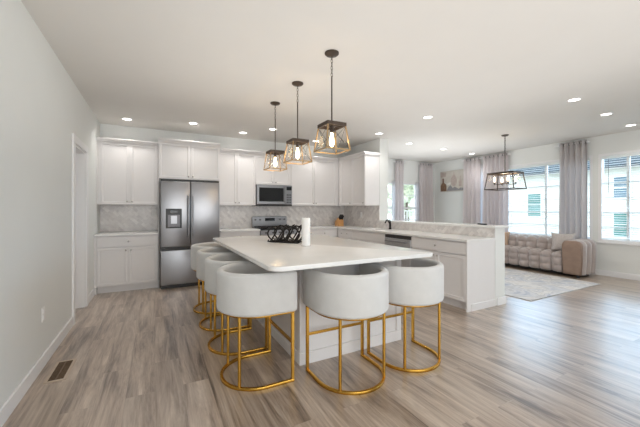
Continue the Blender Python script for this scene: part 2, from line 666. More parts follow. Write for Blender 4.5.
hm.cyl((XL - T + .035, DY0 + .085, 0.95), (XL - T + .08, DY0 + .085, 0.95), 0.012).ico((XL - T + .09, DY0 + .085, .95), 0.027, 2)
hm.build('door_knob', 'nickel', dr, smooth=True)


def window(name, axis, at, a0, a1, z0, z1, mull=(), bars=(), sash=None):
    """frame and glass set in a wall opening; axis 'x' = wall at x=at (room on the -x side)"""
    def bx(m, u0, u1, d0, d1, w0, w1, bev=0.0):
        if axis == 'x':
            m.box(at + d0, at + d1, u0, u1, w0, w1, bev)
        else:
            m.box(u0, u1, at + d0, at + d1, w0, w1, bev)
    m = MB()
    f = 0.05
    for u0, u1 in ((a0, a0 + f), (a1 - f, a1)):
        bx(m, u0, u1, 0.004, 0.12, z0, z1)
    for w0, w1 in ((z0, z0 + f), (z1 - f, z1)):
        bx(m, a0 + f, a1 - f, 0.004, 0.12, w0, w1)
    o = struct(name, m, 'trim')
    g = MB()
    bx(g, a0 + f, a1 - f, 0.082, 0.086, z0 + f, z1 - f)
    g.build('pane', 'glass', o)
    b = MB()
    for u in mull:
        bx(b, u - 0.022, u + 0.022, 0.06, 0.11, z0 + f, z1 - f)
    for w in bars:
        bx(b, a0 + f, a1 - f, 0.068, 0.10, w - 0.01, w + 0.01)
    if sash:
        bx(b, a0 + f, a1 - f, 0.058, 0.112, sash - 0.025, sash + 0.025)
    b.build('glazing_bars', 'trim', o)
    k = MB()
    bx(k, a0 - 0.03, a1 + 0.03, -0.03, 0.05, z0 - 0.03, z0, 0.005)
    k.build('sill', 'trim', o)
    c = MB()
    return o


nb = lambda z0, z1, n: [z0 + (z1 - z0) * i / n for i in range(1, n)]
window('window_1', 'y', YL, BW[0], BW[1], BW[2], BW[3], mull=(6.22,), bars=nb(BW[2], BW[3], 4), sash=1.33)
window('window_2', 'x', XR, WA[0], WA[1], WA[2], WA[3], mull=(3.80, 4.66), bars=nb(WA[2], WA[3], 6))
window('window_3', 'x', XR, WB[0], WB[1], WB[2], WB[3], mull=(2.42, 1.9, 1.38), bars=nb(WB[2], WB[3], 6))
window('window_4', 'x', XR, WC[0], WC[1], WC[2], WC[3], mull=(-1.4,), bars=nb(WC[2], WC[3], 6))


def blinds(label, at, a0, a1, z0, z1, tilt=13):
    t = thing('window_blind', label, 'blind', (at, (a0 + a1) / 2, z0))
    MB().box(at - 0.025, at + 0.035, a0, a1, z1 - 0.05, z1, 0.004).build('head_rail', 'blind', t)
    m = MB()
    n = int((z1 - z0 - 0.07) / 0.043)
    w, th = 0.024, math.radians(tilt)
    for i in range(n):
        z = z1 - 0.075 - i * 0.043
        dx, dz = w * math.cos(th), w * math.sin(th)
        m.bar((at + 0.008, a0 + .004, z), (at + 0.008, a1 - .004, z), 0.046, 0.003)
        for v in list(m.bm.verts)[-8:]:
            x = v.co.x - (at + 0.008)
            v.co.z += math.tan(th) * x
    m.build('slats', 'blind', t)
    MB().box(at - 0.012, at + 0.028, a0 + .004, a1 - .004, z0, z0 + 0.02, 0.003).build('bottom_rail', 'blind', t)
    c = MB()
    c.cyl((at - 0.021, a1 - 0.10, z1 - 0.05), (at - 0.021, a1 - 0.10, z1 - 0.72), 0.004, n=6)
    c.build('tilt_wand', 'steel_dark', t)
    return t


blinds('white slatted blind half open in the window behind the tufted sofa', XR + 0.022, WA[0] + 0.055, WA[1] - 0.055, WA[2] + 0.055, WA[3] - 0.055)
blinds('white slatted blind in the window at the right edge of the room', XR + 0.022, WB[0] + 0.055, WB[1] - 0.055, WB[2] + 0.055, WB[3] - 0.055)


# ------------------------------------------------------------------ cabinets
def knob(parent, x, z, yf):
    m = MB()
    m.cyl((x, yf, z), (x, yf - 0.016, z), 0.005, n=8)
    m.ico((x, yf - 0.022, z), 0.013, 2, (1, .7, 1))
    m.build('knob', 'nickel', parent, smooth=True, local=True)


def cabinet(label, loc, rotz, Wd, D, z0, z1, fronts, kick=0.0, crown=0.0, name='wall_cabinet', cat='cabinet', group=None, crown_sides=(0, 0), panels=()):
    """local frame: x along the width, front at y=0 facing -y, back at y=D"""
    t = thing(name, label, cat, loc, rotz, group)
    m = MB()
    m.box(0, Wd, 0.021, D, z0 + kick, z1)
    m.build('body', 'cab', t, local=True)
    if kick:
        MB().box(0.0, Wd, 0.075, 0.095, z0, z0 + kick).build('toe_kick', 'cab', t, local=True)
    for kind, x0, x1, a, b, kn in fronts:
        p = MB().panel(x0 + 0.0025, x1 - 0.0025, a + 0.0025, b - 0.0025, 0, 0.0205, 0.057 if kind == 'door' else 0.0).build(kind, 'cab', t, local=True)
        for kx, kz in kn:
            knob(p, kx, kz, 0)
    if crown:
        l, r = crown_sides
        prof = [(D, z1), (D, z1 + crown), (-0.045, z1 + crown), (-0.045, z1 + crown - 0.012), (-0.012, z1 + 0.012), (-0.012, z1)]
        m = MB().extr(prof, 'x', -l, Wd + r)
        m.build('crown_moulding', 'cab', t, local=True)
    for (x0, x1, y0, y1, a, b, nm) in panels:
        MB().box(x0, x1, y0, y1, a, b).build(nm, 'cab', t, local=True)
    return t


def two_doors(Wd, z0, z1, low=True):
    h = Wd / 2
    kz = z0 + 0.05 if low else z1 - 0.05
    return [('door', 0.0, h, z0, z1, [(h - 0.035, kz)]), ('door', h, Wd, z0, z1, [(h + 0.035, kz)])]


UZ0, UZ1 = 1.372, 2.385
g = 0.0015
# back wall, left of the refrigerator
cabinet('white two-door wall cabinet beside the left wall above small counter', (XL + 0.035, YB - 0.335, 0), 0, 0.825, 0.335, UZ0, UZ1, two_doors(0.825, UZ0, UZ1), crown=0.055, crown_sides=(.035, 0), panels=((-.034, 0, .004, .03, UZ0, UZ1, 'filler_strip'),))
fr = [('drawer', 0, 0.825, 0.715, 0.872, [(0.4125, 0.793)])] + two_doors(0.825, 0.115, 0.705, False)
cabinet('white base cabinet with one wide drawer over two doors left of the refrigerator', (XL + 0.035, YB - 0.625, 0), 0, 0.825, 0.62, 0, 0.884, fr, kick=0.105, name='base_cabinet', panels=((-.034, 0, .004, .03, 0, .884, 'filler_strip'),))
# above the refrigerator, with side panels to the floor
cabinet('short deep white two-door cabinet directly above the refrigerator', (0.045, YB - 0.625, 0), 0, 0.975, 0.625, 1.80, UZ1 + 0.015, two_doors(0.975, 1.80, UZ1 + 0.015), crown=0.06,
        panels=((-0.0, 0.014, 0.03, 0.625, 0, 1.80, 'side_panel'), (0.961, 0.975, 0.03, 0.625, 0, 1.80, 'side_panel')))
# right of the refrigerator
cabinet('white two-door wall cabinet between refrigerator and microwave', (1.022, YB - 0.335, 0), 0, 0.734, 0.335, UZ0, UZ1, two_doors(0.734, UZ0, UZ1), crown=0.055)
cabinet('short white two-door cabinet directly above the microwave', (1.758, YB - 0.335, 0), 0, 0.748, 0.335, 1.79, UZ1, two_doors(0.748, 1.79, UZ1), crown=0.055)
cabinet('white two-door wall cabinet between microwave and the corner', (2.508, YB - 0.335, 0), 0, 1.10, 0.335, UZ0, UZ1, two_doors(1.10, UZ0, UZ1), crown=0.055, crown_sides=(0, .05), panels=((1.10, 1.151, .004, .03, UZ0, UZ1, 'filler_strip'),))
# return run on the kitchen's right wall (turned to face -x)
UF = 3.66
ry0 = YB - 0.002
yw = 6.015 - 5.005
w_l = 6.01 - 5.005
cabinet('white two-door wall cabinet on the right-hand wall ending at the opening', (UF, 6.01, 0), -PI / 2, w_l, KX0 - UF - 0.002, UZ0, UZ1,
        [('door', 0.06, 0.06 + (w_l - .06) / 2, UZ0, UZ1, [(0.06 + (w_l - .06) / 2 - 0.035, UZ0 + .05)]), ('door', 0.06 + (w_l - .06) / 2, w_l, UZ0, UZ1, [(w_l - 0.04, UZ0 + .05)])],
        crown=0.055, crown_sides=(-0.046, 0.03), panels=((0.0, 0.058, .002, .03, UZ0, UZ1, 'filler_strip'),))
# base cabinets along the back wall
fr = [('drawer', 0, 0.73, 0.715, 0.872, [(0.365, 0.793)])] + two_doors(0.73, 0.115, 0.705, False)
cabinet('white base cabinet between the refrigerator and the range', (1.022, YB - 0.625, 0), 0, 0.73, 0.62, 0, 0.884, fr, kick=0.105, name='base_cabinet')
fr = [('drawer', 0, 0.92, 0.715, 0.872, [(0.3, 0.793), (0.62, .793)])] + two_doors(0.92, 0.115, 0.705, False)
cabinet('white base cabinet right of the range in the back corner', (2.522, YB - 0.625, 0), 0, 0.92, 0.62, 0, 0.884, fr, kick=0.105, name='base_cabinet', panels=((.92, .942, .004, .03, .105, .884, 'filler_strip'),))
# peninsula run, front at x = PF facing -x, from the corner towards the camera
PF = 3.465
D2 = KX0 - PF - 0.002
def prun(label, ya, yb, fr, **k):
    return cabinet(label, (PF, ya, 0), -PI / 2, ya - yb, D2, 0, 0.884, fr, kick=0.105, name='base_cabinet', **k)
w = 5.72 - 5.16
prun('white narrow drawer base cabinet in the back corner under the knife block', 5.72, 5.162, [('drawer', 0, .558, .715, .872, [(0.18, .793), (0.38, .793)]), ('door', 0, .558, .115, .705, [(.5, .65)])])
w = 5.16 - 4.165
prun('white sink base cabinet between corner drawers and dishwasher', 5.16, 4.165, [('drawer', 0, w, .715, .872, [])] + two_doors(w, 0.115, 0.705, False))
w = 3.545 - 2.60
e = prun('white base cabinet with drawer over two doors at the free end of the peninsula', 3.545, 2.60, [('drawer', 0, w, .715, .872, [(w / 2, .793)])] + two_doors(w, 0.115, 0.705, False),
         panels=((w, w + 0.022, 0.0, D2, 0.0, 0.884, 'end_panel'),))
MB().box(w, w + 0.022 + .012, 0.075, D2, 0, 0.09, 0.003).build('end_skirting', 'cab', e, local=True)

# countertops
CT0, CT1 = 0.8845, 0.914
m = MB().box(XL + 0.005, 0.042, YB - 0.65, YB - 0.013, CT0, CT1, 0.003)
tag(m.build('countertop', 'quartz'), 'short white countertop left of the refrigerator', 'countertop')
m = MB().box(1.024, 1.752, YB - 0.65, YB - 0.013, CT0, CT1, 0.003)
tag(m.build('countertop', 'quartz'), 'white countertop piece between refrigerator and range', 'countertop')
SX0, SX1, SY0, SY1 = 3.56, 3.90, 4.30, 4.98       # sink cut-out
cx0 = PF - 0.025
m = MB()
m.box(2.520, KX0 - 0.013, YB - 0.65, YB - 0.013, CT0, CT1)
m.box(cx0, KX0 - 0.013, SY1, YB - 0.65, CT0, CT1)
m.box(cx0, SX0, SY0, SY1, CT0, CT1).box(SX1, KX0 - 0.013, SY0, SY1, CT0, CT1)
m.box(cx0, KX0 - 0.013, 2.565, SY0, CT0, CT1)
tag(m.build('countertop', 'quartz'), 'long white countertop turning the corner and running along the peninsula', 'countertop')
m = MB().box(KX0 - 0.05, KX1 + 0.06, PEN - 0.03, STUB - 0.004, 1.0405, 1.072, 0.004)
tag(m.build('ledge_top', 'quartz'), 'raised white ledge capping the half wall of the peninsula', 'ledge')

# backsplashes
def splash(label, *b):
    o = MB().box(*b).build('tile_backsplash', 'tile')
    tag(o, label, 'backsplash')
splash('marble tile backsplash left of the refrigerator', XL + .002, 0.042, YB - 0.012, YB, 0.915, UZ0 - 0.001)
splash('marble tile backsplash behind the range and back counter', 1.024, KX0 - 0.013, YB - 0.012, YB, 0.915, UZ0 - 0.001)
splash('marble tile backsplash on the right wall under the end wall cabinet', KX0 - 0.012, KX0, STUB, YB - 0.013, 0.915, UZ0 - 0.001)
splash('low marble tile backsplash along the half wall under the ledge', KX0 - 0.012, KX0, PEN, STUB - 0.001, 0.915, 1.039)


# outlets
def outlet(label, loc, rotz, wide=0.072, tall=0.115):
    t = thing('outlet', label, 'outlet', loc, rotz)
    MB().box(-wide / 2, wide / 2, -0.006, 0, -tall / 2, tall / 2, 0.002).build('cover_plate', 'outlet', t, local=True)
    for dz in (-0.025, 0.025):
        MB().box(-0.016, 0.016, -0.009, -0.005, dz - 0.018, dz + 0.018, 0.003).build('socket', 'trim', t, local=True)
outlet('white outlet on backsplash left of the refrigerator', (-0.02, YB - 0.0125, 1.235), 0)
outlet('white outlet on the tiled right wall beside the knife block', (KX0 - 0.0125, 5.62, 1.17), -PI / 2)
outlet('white outlet low on the plain left wall', (XL + 0.0005, 3.335, 0.43), PI / 2)

# ------------------------------------------------------------------ refrigerator
t = thing('refrigerator', 'stainless french-door refrigerator with water dispenser and bottom freezer', 'refrigerator', (0.53, 6.0, 0))
FX0, FX1, FY = 0.072, 0.990, 5.60
MB().box(FX0 + .004, FX1 - .004, FY + 0.075, YB - 0.03, 0.03, 1.765).build('body', 'steel_dark', t)
MB().box(FX0 + .01, FX1 - .01, FY + 0.03, FY + 0.09, 0.0, 0.055).build('kick_plate', 'black', t)
MB().box(FX0 + .004, FX1 - .004, FY + 0.02, FY + .10, 1.755, 1.785, .004).build('hinge_cover', 'black', t)
mid = 0.523
def fdoor(x0, x1, z0, z1, nm):
    return MB().box(x0, x1, FY, FY + 0.07, z0, z1, 0.012, 3).build(nm, 'steel', t, smooth=True)
dl = fdoor(FX0, mid - .003, 0.675, 1.755, 'door')
drr = fdoor(mid + .003, FX1, 0.675, 1.755, 'door')
fz = fdoor(FX0, FX1, 0.06, 0.625, 'freezer_drawer')
MB().box(FX0 + .01, FX1 - .01, FY + .02, FY + .075, 0.625, 0.675).build('gap_trim', 'black', t)
for dpar, x in ((dl, mid - 0.035), (drr, mid + 0.035)):
    m = MB()
    m.tube([(x, FY, 0.84), (x, FY - 0.045, 0.86), (x, FY - 0.05, 0.95), (x, FY - 0.05, 1.42), (x, FY - 0.045, 1.50), (x, FY, 1.52)], 0.011, 10)
    m.build('handle', 'steel', dpar, smooth=True)
m = MB()
m.box(0.150, 0.388, FY - 0.004, FY + .01, 0.985, 1.305, 0.003)
disp = m.build('dispenser', 'black', dl)
m = MB().box(0.180, 0.358, FY - 0.006, FY - 0.003, 1.005, 1.205, 0.001)
m.build('niche', 'steel_dark', disp)
m = MB().box(0.225, 0.315, FY - 0.012, FY - 0.005, 1.06, 1.19, 0.002)
m.build('paddle', 'steel', disp)
m = MB().box(0.215, 0.325, FY - 0.007, FY - 0.003, 1.235, 1.275, 0.001)
m.build('touch_display', 'blackglass', disp)
m = MB().box(0.19, 0.348, FY - 0.02, FY - 0.004, 1.0, 1.012, 0.002)
m.build('drip_tray', 'black', disp)

# ------------------------------------------------------------------ microwave
t = thing('microwave', 'stainless over-range microwave with black door window', 'microwave', (2.132, 6.1, 1.36))
MX0, MX1, MY, MZ0, MZ1 = 1.76, 2.504, YB - 0.40, 1.36, 1.786
MB().box(MX0, MX1, MY + .03, YB - .014, MZ0, MZ1, .003).build('body', 'steel_dark', t)
dm = MB().box(MX0, MX0 + 0.60, MY, MY + .03, MZ0 + .035, MZ1 - .004, .006).build('door', 'steel', t)
MB().box(MX0 + .045, MX0 + .555, MY - .003, MY + .002, MZ0 + .09, MZ1 - .06, .001).build('door_window', 'blackglass', dm)
x = MX0 + .578
m = MB().tube([(x, MY, MZ0 + .07), (x - .004, MY - .04, MZ0 + .09), (x - .008, MY - .045, (MZ0 + MZ1) / 2), (x - .004, MY - .04, MZ1 - .05), (x, MY, MZ1 - .03)], .010, 8)
m.build('handle', 'steel', dm, smooth=True)
cp = MB().box(MX0 + .604, MX1, MY, MY + .03, MZ0 + .035, MZ1 - .004, .004).build('control_panel', 'steel', t)
MB().box(MX0 + .62, MX1 - .012, MY - .003, MY + .002, MZ1 - .10, MZ1 - .03, .001).build('clock_display', 'blackglass', cp)
m = MB()
for i in range(3):
    for j in range(4):
        m.box(MX0 + .625 + i * .036, MX0 + .650 + i * .036, MY - .003, MY + .002, MZ0 + .06 + j * .05, MZ0 + .095 + j * .05, .001)
m.build('keypad', 'steel_dark', cp)
MB().box(MX0, MX1, MY + .002, MY + .03, MZ0, MZ0 + .033, .003).build('vent_grille', 'black', t)

# ------------------------------------------------------------------ range
t = thing('range', 'stainless freestanding range with black cooktop below the microwave', 'stove', (2.135, 6.0, 0))
RX0, RX1, RY = 1.759, 2.513, YB - 0.66
MB().box(RX0, RX1, RY + .03, YB - .03, 0.02, 0.895).build('body', 'steel', t)
MB().box(RX0, RX1, RY + .0, YB - .08, 0.895, 0.925, .004).build('cooktop', 'blackglass', t)
gb = MB()
for x0 in (RX0 + .03, RX0 + .27, RX0 + .51):
    for q in (0, .105, .21):
        gb.box(x0 + q - .006 + .003, x0 + q + .009, RY + .06, YB - .13, .934, .95)
    for q in (.07, .25, .43):
        gb.box(x0, x0 + .215, RY + q + .02, RY + q + .032, .938, .952)
    for qx in (0.0, .205):
        for qy in (.065, .50):
            gb.box(x0 + qx, x0 + qx + .012, RY + qy, RY + qy + .012, .925, .938)
gb.build('burner_grate', 'iron', t)
bgd = MB().box(RX0, RX1, YB - .08, YB - .014, 0.895, 1.145, .006).build('backguard', 'steel', t)
MB().box(RX0 + .27, RX1 - .27, YB - .084, YB - .078, 1.05, 1.11, .001).build('clock_display', 'blackglass', bgd)
for i, x in enumerate((RX0 + .06, RX0 + .16, RX1 - .16, RX1 - .06)):
    MB().cyl((x, YB - .08, 1.08), (x, YB - .105, 1.08), .018, n=14).build('control_knob', 'steel_dark', bgd, smooth=True)
fp = MB().box(RX0, RX1, RY, RY + .03, 0.80, 0.895, .004).build('front_panel', 'steel', t)
for i in range(5):
    x = RX0 + .1 + i * .138
    MB().cyl((x, RY, .848), (x, RY - .028, .848), .02, .017, n=16).build('burner_knob', 'steel_dark', fp, smooth=True)
od = MB().box(RX0 + .004, RX1 - .004, RY - .005, RY + .03, 0.21, 0.79, .006).build('oven_door', 'steel', t)
MB().box(RX0 + .1, RX1 - .1, RY - .008, RY - .003, 0.33, 0.64, .001).build('oven_window', 'blackglass', od)
m = MB().tube([(RX0 + .07, RY - .005, .735), (RX0 + .075, RY - .05, .735), (RX1 - .075, RY - .05, .735), (RX1 - .07, RY - .005, .735)], .011, 8)
m.build('oven_handle', 'steel', od, smooth=True)
MB().box(RX0 + .004, RX1 - .004, RY, RY + .03, 0.06, 0.20, .005).build('drawer', 'steel', t)
MB().box(RX0 + .02, RX1 - .02, RY + .05, RY + .2, 0.0, 0.025).build('foot', 'black', t)

# ------------------------------------------------------------------ dishwasher, sink, faucet
t = thing('dishwasher', 'stainless dishwasher with dark control strip built into the peninsula', 'dishwasher', (PF, 3.855, 0))
a, b = 3.552, 4.158
MB().box(PF + .03, KX0 - .03, a, b, .02, .86).build('tub', 'steel_dark', t)
dd = MB().box(PF - .012, PF + .028, a, b, .11, .818, .006).build('door', 'steel_light', t)
MB().box(PF + .002, PF + .028, a, b, .824, .874, .003).build('control_strip', 'steel_dark', t)
m = MB().tube([(PF - .012, a + .06, .775), (PF - .055, a + .065, .775), (PF - .055, b - .065, .775), (PF - .012, b - .06, .775)], .011, 8)
m.build('handle', 'steel', dd, smooth=True)
MB().box(PF + .06, PF + .08, a, b, 0, .105).build('toe_kick', 'black', t)

m = MB()
z0, wl = 0.70, 0.012
m.box(SX0 - wl, SX1 + wl, SY0 - wl, SY1 + wl, z0 - .01, z0)
m.box(SX0 - wl, SX0, SY0 - wl, SY1 + wl, z0, CT0 - .0005).box(SX1, SX1 + wl, SY0 - wl, SY1 + wl, z0, CT0 - .0005)
m.box(SX0, SX1, SY0 - wl, SY0, z0, CT0 - .0005).box(SX0, SX1, SY1, SY1 + wl, z0, CT0 - .0005)
t = thing('sink', 'stainless undermount sink sunk in the peninsula countertop', 'sink', ((SX0 + SX1) / 2, (SY0 + SY1) / 2, z0))
m.build('basin', 'steel', t)
MB().cyl((3.74, 4.64, z0), (3.74, 4.64, z0 + .004), .04).build('drain', 'steel_dark', t)

fx, fy = 3.955, 4.60
t = thing('faucet', 'low dark bronze sink faucet standing behind the sink', 'faucet', (fx, fy, CT1))
MB().lathe([(.028, CT1), (.028, CT1 + .012), (.02, CT1 + .03), (.019, CT1 + .12), (.015, CT1 + .15), (.006, CT1 + .165)], fx, fy, 16).build('base', 'iron', t, smooth=True)
pts = [(fx, fy, CT1 + .11)] + [(fx - .02 - .10 * i / 8, fy, CT1 + .12 + .055 * math.sin(PI * i / 8)) for i in range(9)]
MB().tube(pts, .012, 10).build('spout', 'iron', t, smooth=True)
MB().tube([(fx, fy, CT1 + .155), (fx + .01, fy + .03, CT1 + .175), (fx + .012, fy + .075, CT1 + .18)], .007, 8).build('lever', 'iron', t, smooth=True)

# ------------------------------------------------------------------ island
IX0, IX1, IY0, IY1 = 0.665, 2.18, 1.925, 4.33
BX0, BX1, BY0, BY1 = 1.07, 2.155, 2.36, 4.28
t = thing('kitchen_island', 'white paneled island base under the large quartz top', 'island', ((BX0 + BX1) / 2, (BY0 + BY1) / 2, 0))
MB().box(BX0, BX1, BY0, BY1, 0, CT0).build('body', 'cab', t)
# applied panels on the near end and the stool side
m = MB()
m.box(BX0 - .004, BX1 + .004, BY0 - .016, BY0, 0, .10, .003)
m.box(BX0 - .016, BX0, BY0 - .016, BY1 + .004, 0, .10, .003)
m.build('skirting', 'cab', t)
for x0, x1 in ((BX0 - .014, BX0 + .055), (BX1 - .055, BX1 + .004)):
    MB().box(x0, x1, BY0 - .014, BY0 + .05, .10, CT0 - .001, .003).build('corner_post', 'cab', t)
m = MB()
m.box(BX0 + .055, BX1 - .055, BY0 - .010, BY0, CT0 - .08, CT0 - .001)
m.box(BX0 - .010, BX0, BY0 + .05, BY1, CT0 - .08, CT0 - .001)
m.box(BX0 - .010, BX0, BY0 + .93, BY0 + .99, .10, CT0 - .08)
m.build('rail', 'cab', t)
poly = []
rr = 0.075
for cxp, cyp, a0 in ((IX1 - rr, IY1 - rr, 0), (IX0 + rr, IY1 - rr, PI / 2), (IX0 + rr, IY0 + rr, PI), (IX1 - rr, IY0 + rr, 1.5 * PI)):
    for i in range(9):
        q = a0 + PI / 2 * i / 8
        poly.append((cxp + rr * math.cos(q), cyp + rr * math.sin(q)))
o = MB().prism(poly, CT0 + .0005, CT1 + .002, .004).build('island_top', 'quartz', smooth=True)
tag(o, 'large white quartz island top with rounded corners', 'countertop')
ITOP = CT1 + .002


# ------------------------------------------------------------------ bar stools
def upath(R, straight, z, n=20, flare=0.0):
    """U open to +y: right arm tip -> round back -> left arm tip, around the origin"""
    p = [(R, straight * (1 - i / 4), z) for i in range(4)]
    p += [(R * math.cos(-PI * i / n), R * math.sin(-PI * i / n), z) for i in range(n + 1)]
    p += [(-R, straight * (i + 1) / 4, z) for i in range(4)]
    return p


def make_stool(label):
    t = thing('bar_stool', label, 'bar stool', (0, 0, 0), 0, 'bar stools around the island')
    Rf, st = 0.268, 0.21
    bw = 0.022
    sec = rrect(bw, bw, .003, 2)
    MB().sweep(upath(Rf, st, bw / 2), sec).build('floor_ring', 'gold', t, smooth=True, local=True)
    MB().sweep(upath(Rf, st, 0.528), sec).build('seat_ring', 'gold', t, smooth=True, local=True)
    for a in (-1, 1):
        MB().box(a * Rf - bw / 2, a * Rf + bw / 2, st - bw, st, bw, .518, .002).build('leg', 'gold', t, local=True)
        an = math.radians(-90 + a * 47)
        x, y = Rf * math.cos(an), Rf * math.sin(an)
        MB().cyl((x, y, bw - .002), (x, y, .52), .012, n=10).build('leg', 'gold', t, smooth=True, local=True)
    MB().box(-Rf + bw / 2, Rf - bw / 2, st - bw + .002, st - .002, .285, .305, .002).build('footrest', 'gold', t, local=True)
    # wrap-around padded back
    th, z0, z1 = 0.058, 0.530, 0.836
    Rs = 0.304 - th / 2
    hh = z1 - z0
    sec = [(a, b + (z0 + z1) / 2) for a, b in rrect(th, hh, .027, 5)]
    # tips rounded by shrinking the last rings
    bmw = MB()
    path = [Vector(p) for p in upath(Rs, st - .01, 0, 28)]
    N = len(path)
    ext = []
    for k, (dy, sc) in enumerate(((0.030, .35), (0.026, .62), (0.017, .85), (0.0, 1.0))):
        ext.append((dy, sc))
    full = [(path[0] + Vector((0, dy, 0)), sc) for dy, sc in ext[:-1]] + [(p, 1.0) for p in path] + [(path[-1] + Vector((0, dy, 0)), sc) for dy, sc in ext[:-1][::-1]]
    rings = []
    for i, (p, sc) in enumerate(full):
        tg = full[min(i + 1, len(full) - 1)][0] - full[max(i - 1, 0)][0]
        tg.normalize()
        n = tg.cross(Vector((0, 0, 1))).normalized()
        zc = (z0 + z1) / 2
        rs = 1 - (1 - sc) * .18
        rings.append([bmw.bm.verts.new(p + n * (a * sc) + Vector((0, 0, zc + (b - zc) * rs))) for a, b in sec])
    k = len(sec)
    for A, B in zip(rings, rings[1:]):
        for j in range(k):
            bmw.bm.faces.new((A[j], A[(j + 1) % k], B[(j + 1) % k], B[j]))
    bmw.bm.faces.new(rings[0][::-1])
    bmw.bm.faces.new(rings[-1])
    bmw.build('backrest', 'velvet', t, smooth='all', local=True)
    # D-shaped seat cushion inside the wrap
    Rc = Rs - th / 2 + .004
    prof = [(1.0, .545), (1.0, .625), (.985, .645), (.95, .658), (.85, .664), (.5, .668)]
    m = MB()
    base = [(Rc * math.cos(-PI * i / 24), Rc * math.sin(-PI * i / 24)) for i in range(25)] + [(-Rc, .195), (-Rc + .03, .21), (Rc - .03, .21), (Rc, .195)]
    rings = [[m.bm.verts.new((x * s, y * s, z)) for x, y in base] for s, z in prof]
    for A, B in zip(rings, rings[1:]):
        for j in range(len(base)):
            m.bm.faces.new((A[j], A[(j + 1) % len(base)], B[(j + 1) % len(base)], B[j]))
    m.bm.faces.new(rings[0][::-1])
    m.bm.faces.new(rings[-1])
    m.build('seat_cushion', 'velvet_seat', t, smooth=True, local=True)
    return t


stools = [
    (1.345, 2.045, 0, 'cream barrel bar stool on gold frame, left one at the short end of the island'),
    (1.957, 2.055, 0, 'cream barrel bar stool on gold frame, right one at the short end of the island'),
    (0.715, 2.430, -PI / 2, 'cream barrel bar stool, nearest of four along the left side of the island'),
    (0.710, 3.042, -PI / 2, 'cream barrel bar stool, second nearest of four along the left side of the island'),
    (0.705, 3.654, -PI / 2, 'cream barrel bar stool, third back of four along the left side of the island'),
    (0.705, 4.266, -PI / 2, 'cream barrel bar stool, farthest along the left side of the island, near the refrigerator'),
]
proto = None
for x, y, rz, lab in stools:
    s_ = make_stool(lab) if proto is None else copy_tree(proto)
    proto = proto or s_
    s_.location = (x, y, 0)
    s_.rotation_euler = (0, 0, rz)
    s_['label'] = lab

# ------------------------------------------------------------------ things on the island and counters
t = thing('paper_roll', 'tall narrow white paper roll standing upright on the island', 'paper roll', (1.385, 2.92, ITOP))
MB().lathe([(.044, ITOP + .004), (.044, ITOP + .285), (.042, ITOP + .288)], 1.385, 2.92, 28).build('paper', 'paper', t, smooth=True)
MB().lathe([(.05, ITOP), (.05, ITOP + .004)], 1.385, 2.92, 24).build('stand', 'nickel', t, smooth=True)


def scroll(c, du, dv, s, turns=1.2, flip=1, n=26):
    """S-scroll of wire in the plane spanned by du (horizontal) and z"""
    pts = []
    for i in range(n + 1):
        u = i / n * 2 - 1
        r = s * (0.30 + 0.7 * abs(u) ** 0.8)
        a = flip * u * PI * turns
        k = 1 if u >= 0 else -1
        pts.append(Vector(c) + Vector(du) * (s * 1.0 * u * .55 + .45 * s * math.sin(a)) + Vector((0, 0, 1)) * (k * 0 + s * .9 * math.cos(a * .9) * (.4 + .6 * abs(u))) + Vector(dv) * (.02 * math.sin(3 * a)))
    return pts


t = thing('wine_rack', 'black scrolled iron rack standing on the island beside the white paper roll', 'wine rack', (1.33, 3.33, ITOP))
du = Vector((0.62, -0.78, 0))
dv = Vector((0.78, 0.62, 0))
c0 = Vector((1.33, 3.33, ITOP))
Zv = Vector((0, 0, 1))
for side in (-1, 1):
    m = MB()
    off = c0 + dv * (side * .07)
    for k in range(4):
        cc = off + du * (-.15 + .10 * k) + Zv * .10
        pts = []
        for i in range(25):
            q = i / 24
            ang = -2.6 + q * 5.2
            pts.append(cc + du * (.055 * math.cos(ang) * (1 if q > .5 else 1.0)) * (1 if k % 2 else -1) + Zv * (.085 * math.sin(ang * .62)))
        m.tube(pts, .009, 8)
        a0 = off + du * (-.17 + .10 * k)
        m.tube([a0 + Zv * .012, a0 + du * .03 + Zv * .05, a0 + du * .07 + Zv * .11, a0 + du * .10 + Zv * .18, a0 + du * .14 + Zv * .20], .0085, 8)
    m.tube([off + du * -.19 + Zv * .03, off + du * -.205 + Zv * .012, off + du * -.17 + Zv * .009, off + du * .12 + Zv * .009, off + du * .19 + Zv * .009, off + du * .215 + Zv * .025], .009, 8)
    m.build('scrolled_side', 'iron', t, smooth=True)
m = MB()
for k in range(4):
    for zz in (.055, .185):
        p = c0 + du * (-.14 + .10 * k) + Zv * zz
        m.tube([p - dv * .075, p - dv * .03 - Zv * .02, p + dv * .03 - Zv * .02, p + dv * .075], .007, 8)
m.build('bottle_cradle', 'iron', t, smooth=True)

t = thing('knife_block', 'tan wooden knife block with black handles on the back corner counter', 'knife block', (3.74, 6.08, CT1))
prof = [(5.99, CT1), (6.17, CT1), (6.17, CT1 + .10), (6.06, CT1 + .19), (5.99, CT1 + .13)]
MB().extr(prof, 'x', 3.67, 3.79).build('block', 'beech', t)
for i in range(3):
    for j in range(2):
        p = Vector((3.695 + i * .035, 6.045 - j * .03, CT1 + .175 - j * .025))
        q = p + Vector((0, -.065, .085))
        MB().bar(p, q, .018, .022).build('knife_handle', 'black', t)

o = MB().box(-.08, .08, -.022, .022, 0, .018, .006).build('remote_control', 'black')
o.location = (4.17, 2.86, 1.0725)
o.rotation_euler = (0, 0, 1.2)
tag(o, 'small black remote lying on the raised ledge near its end', 'remote control')

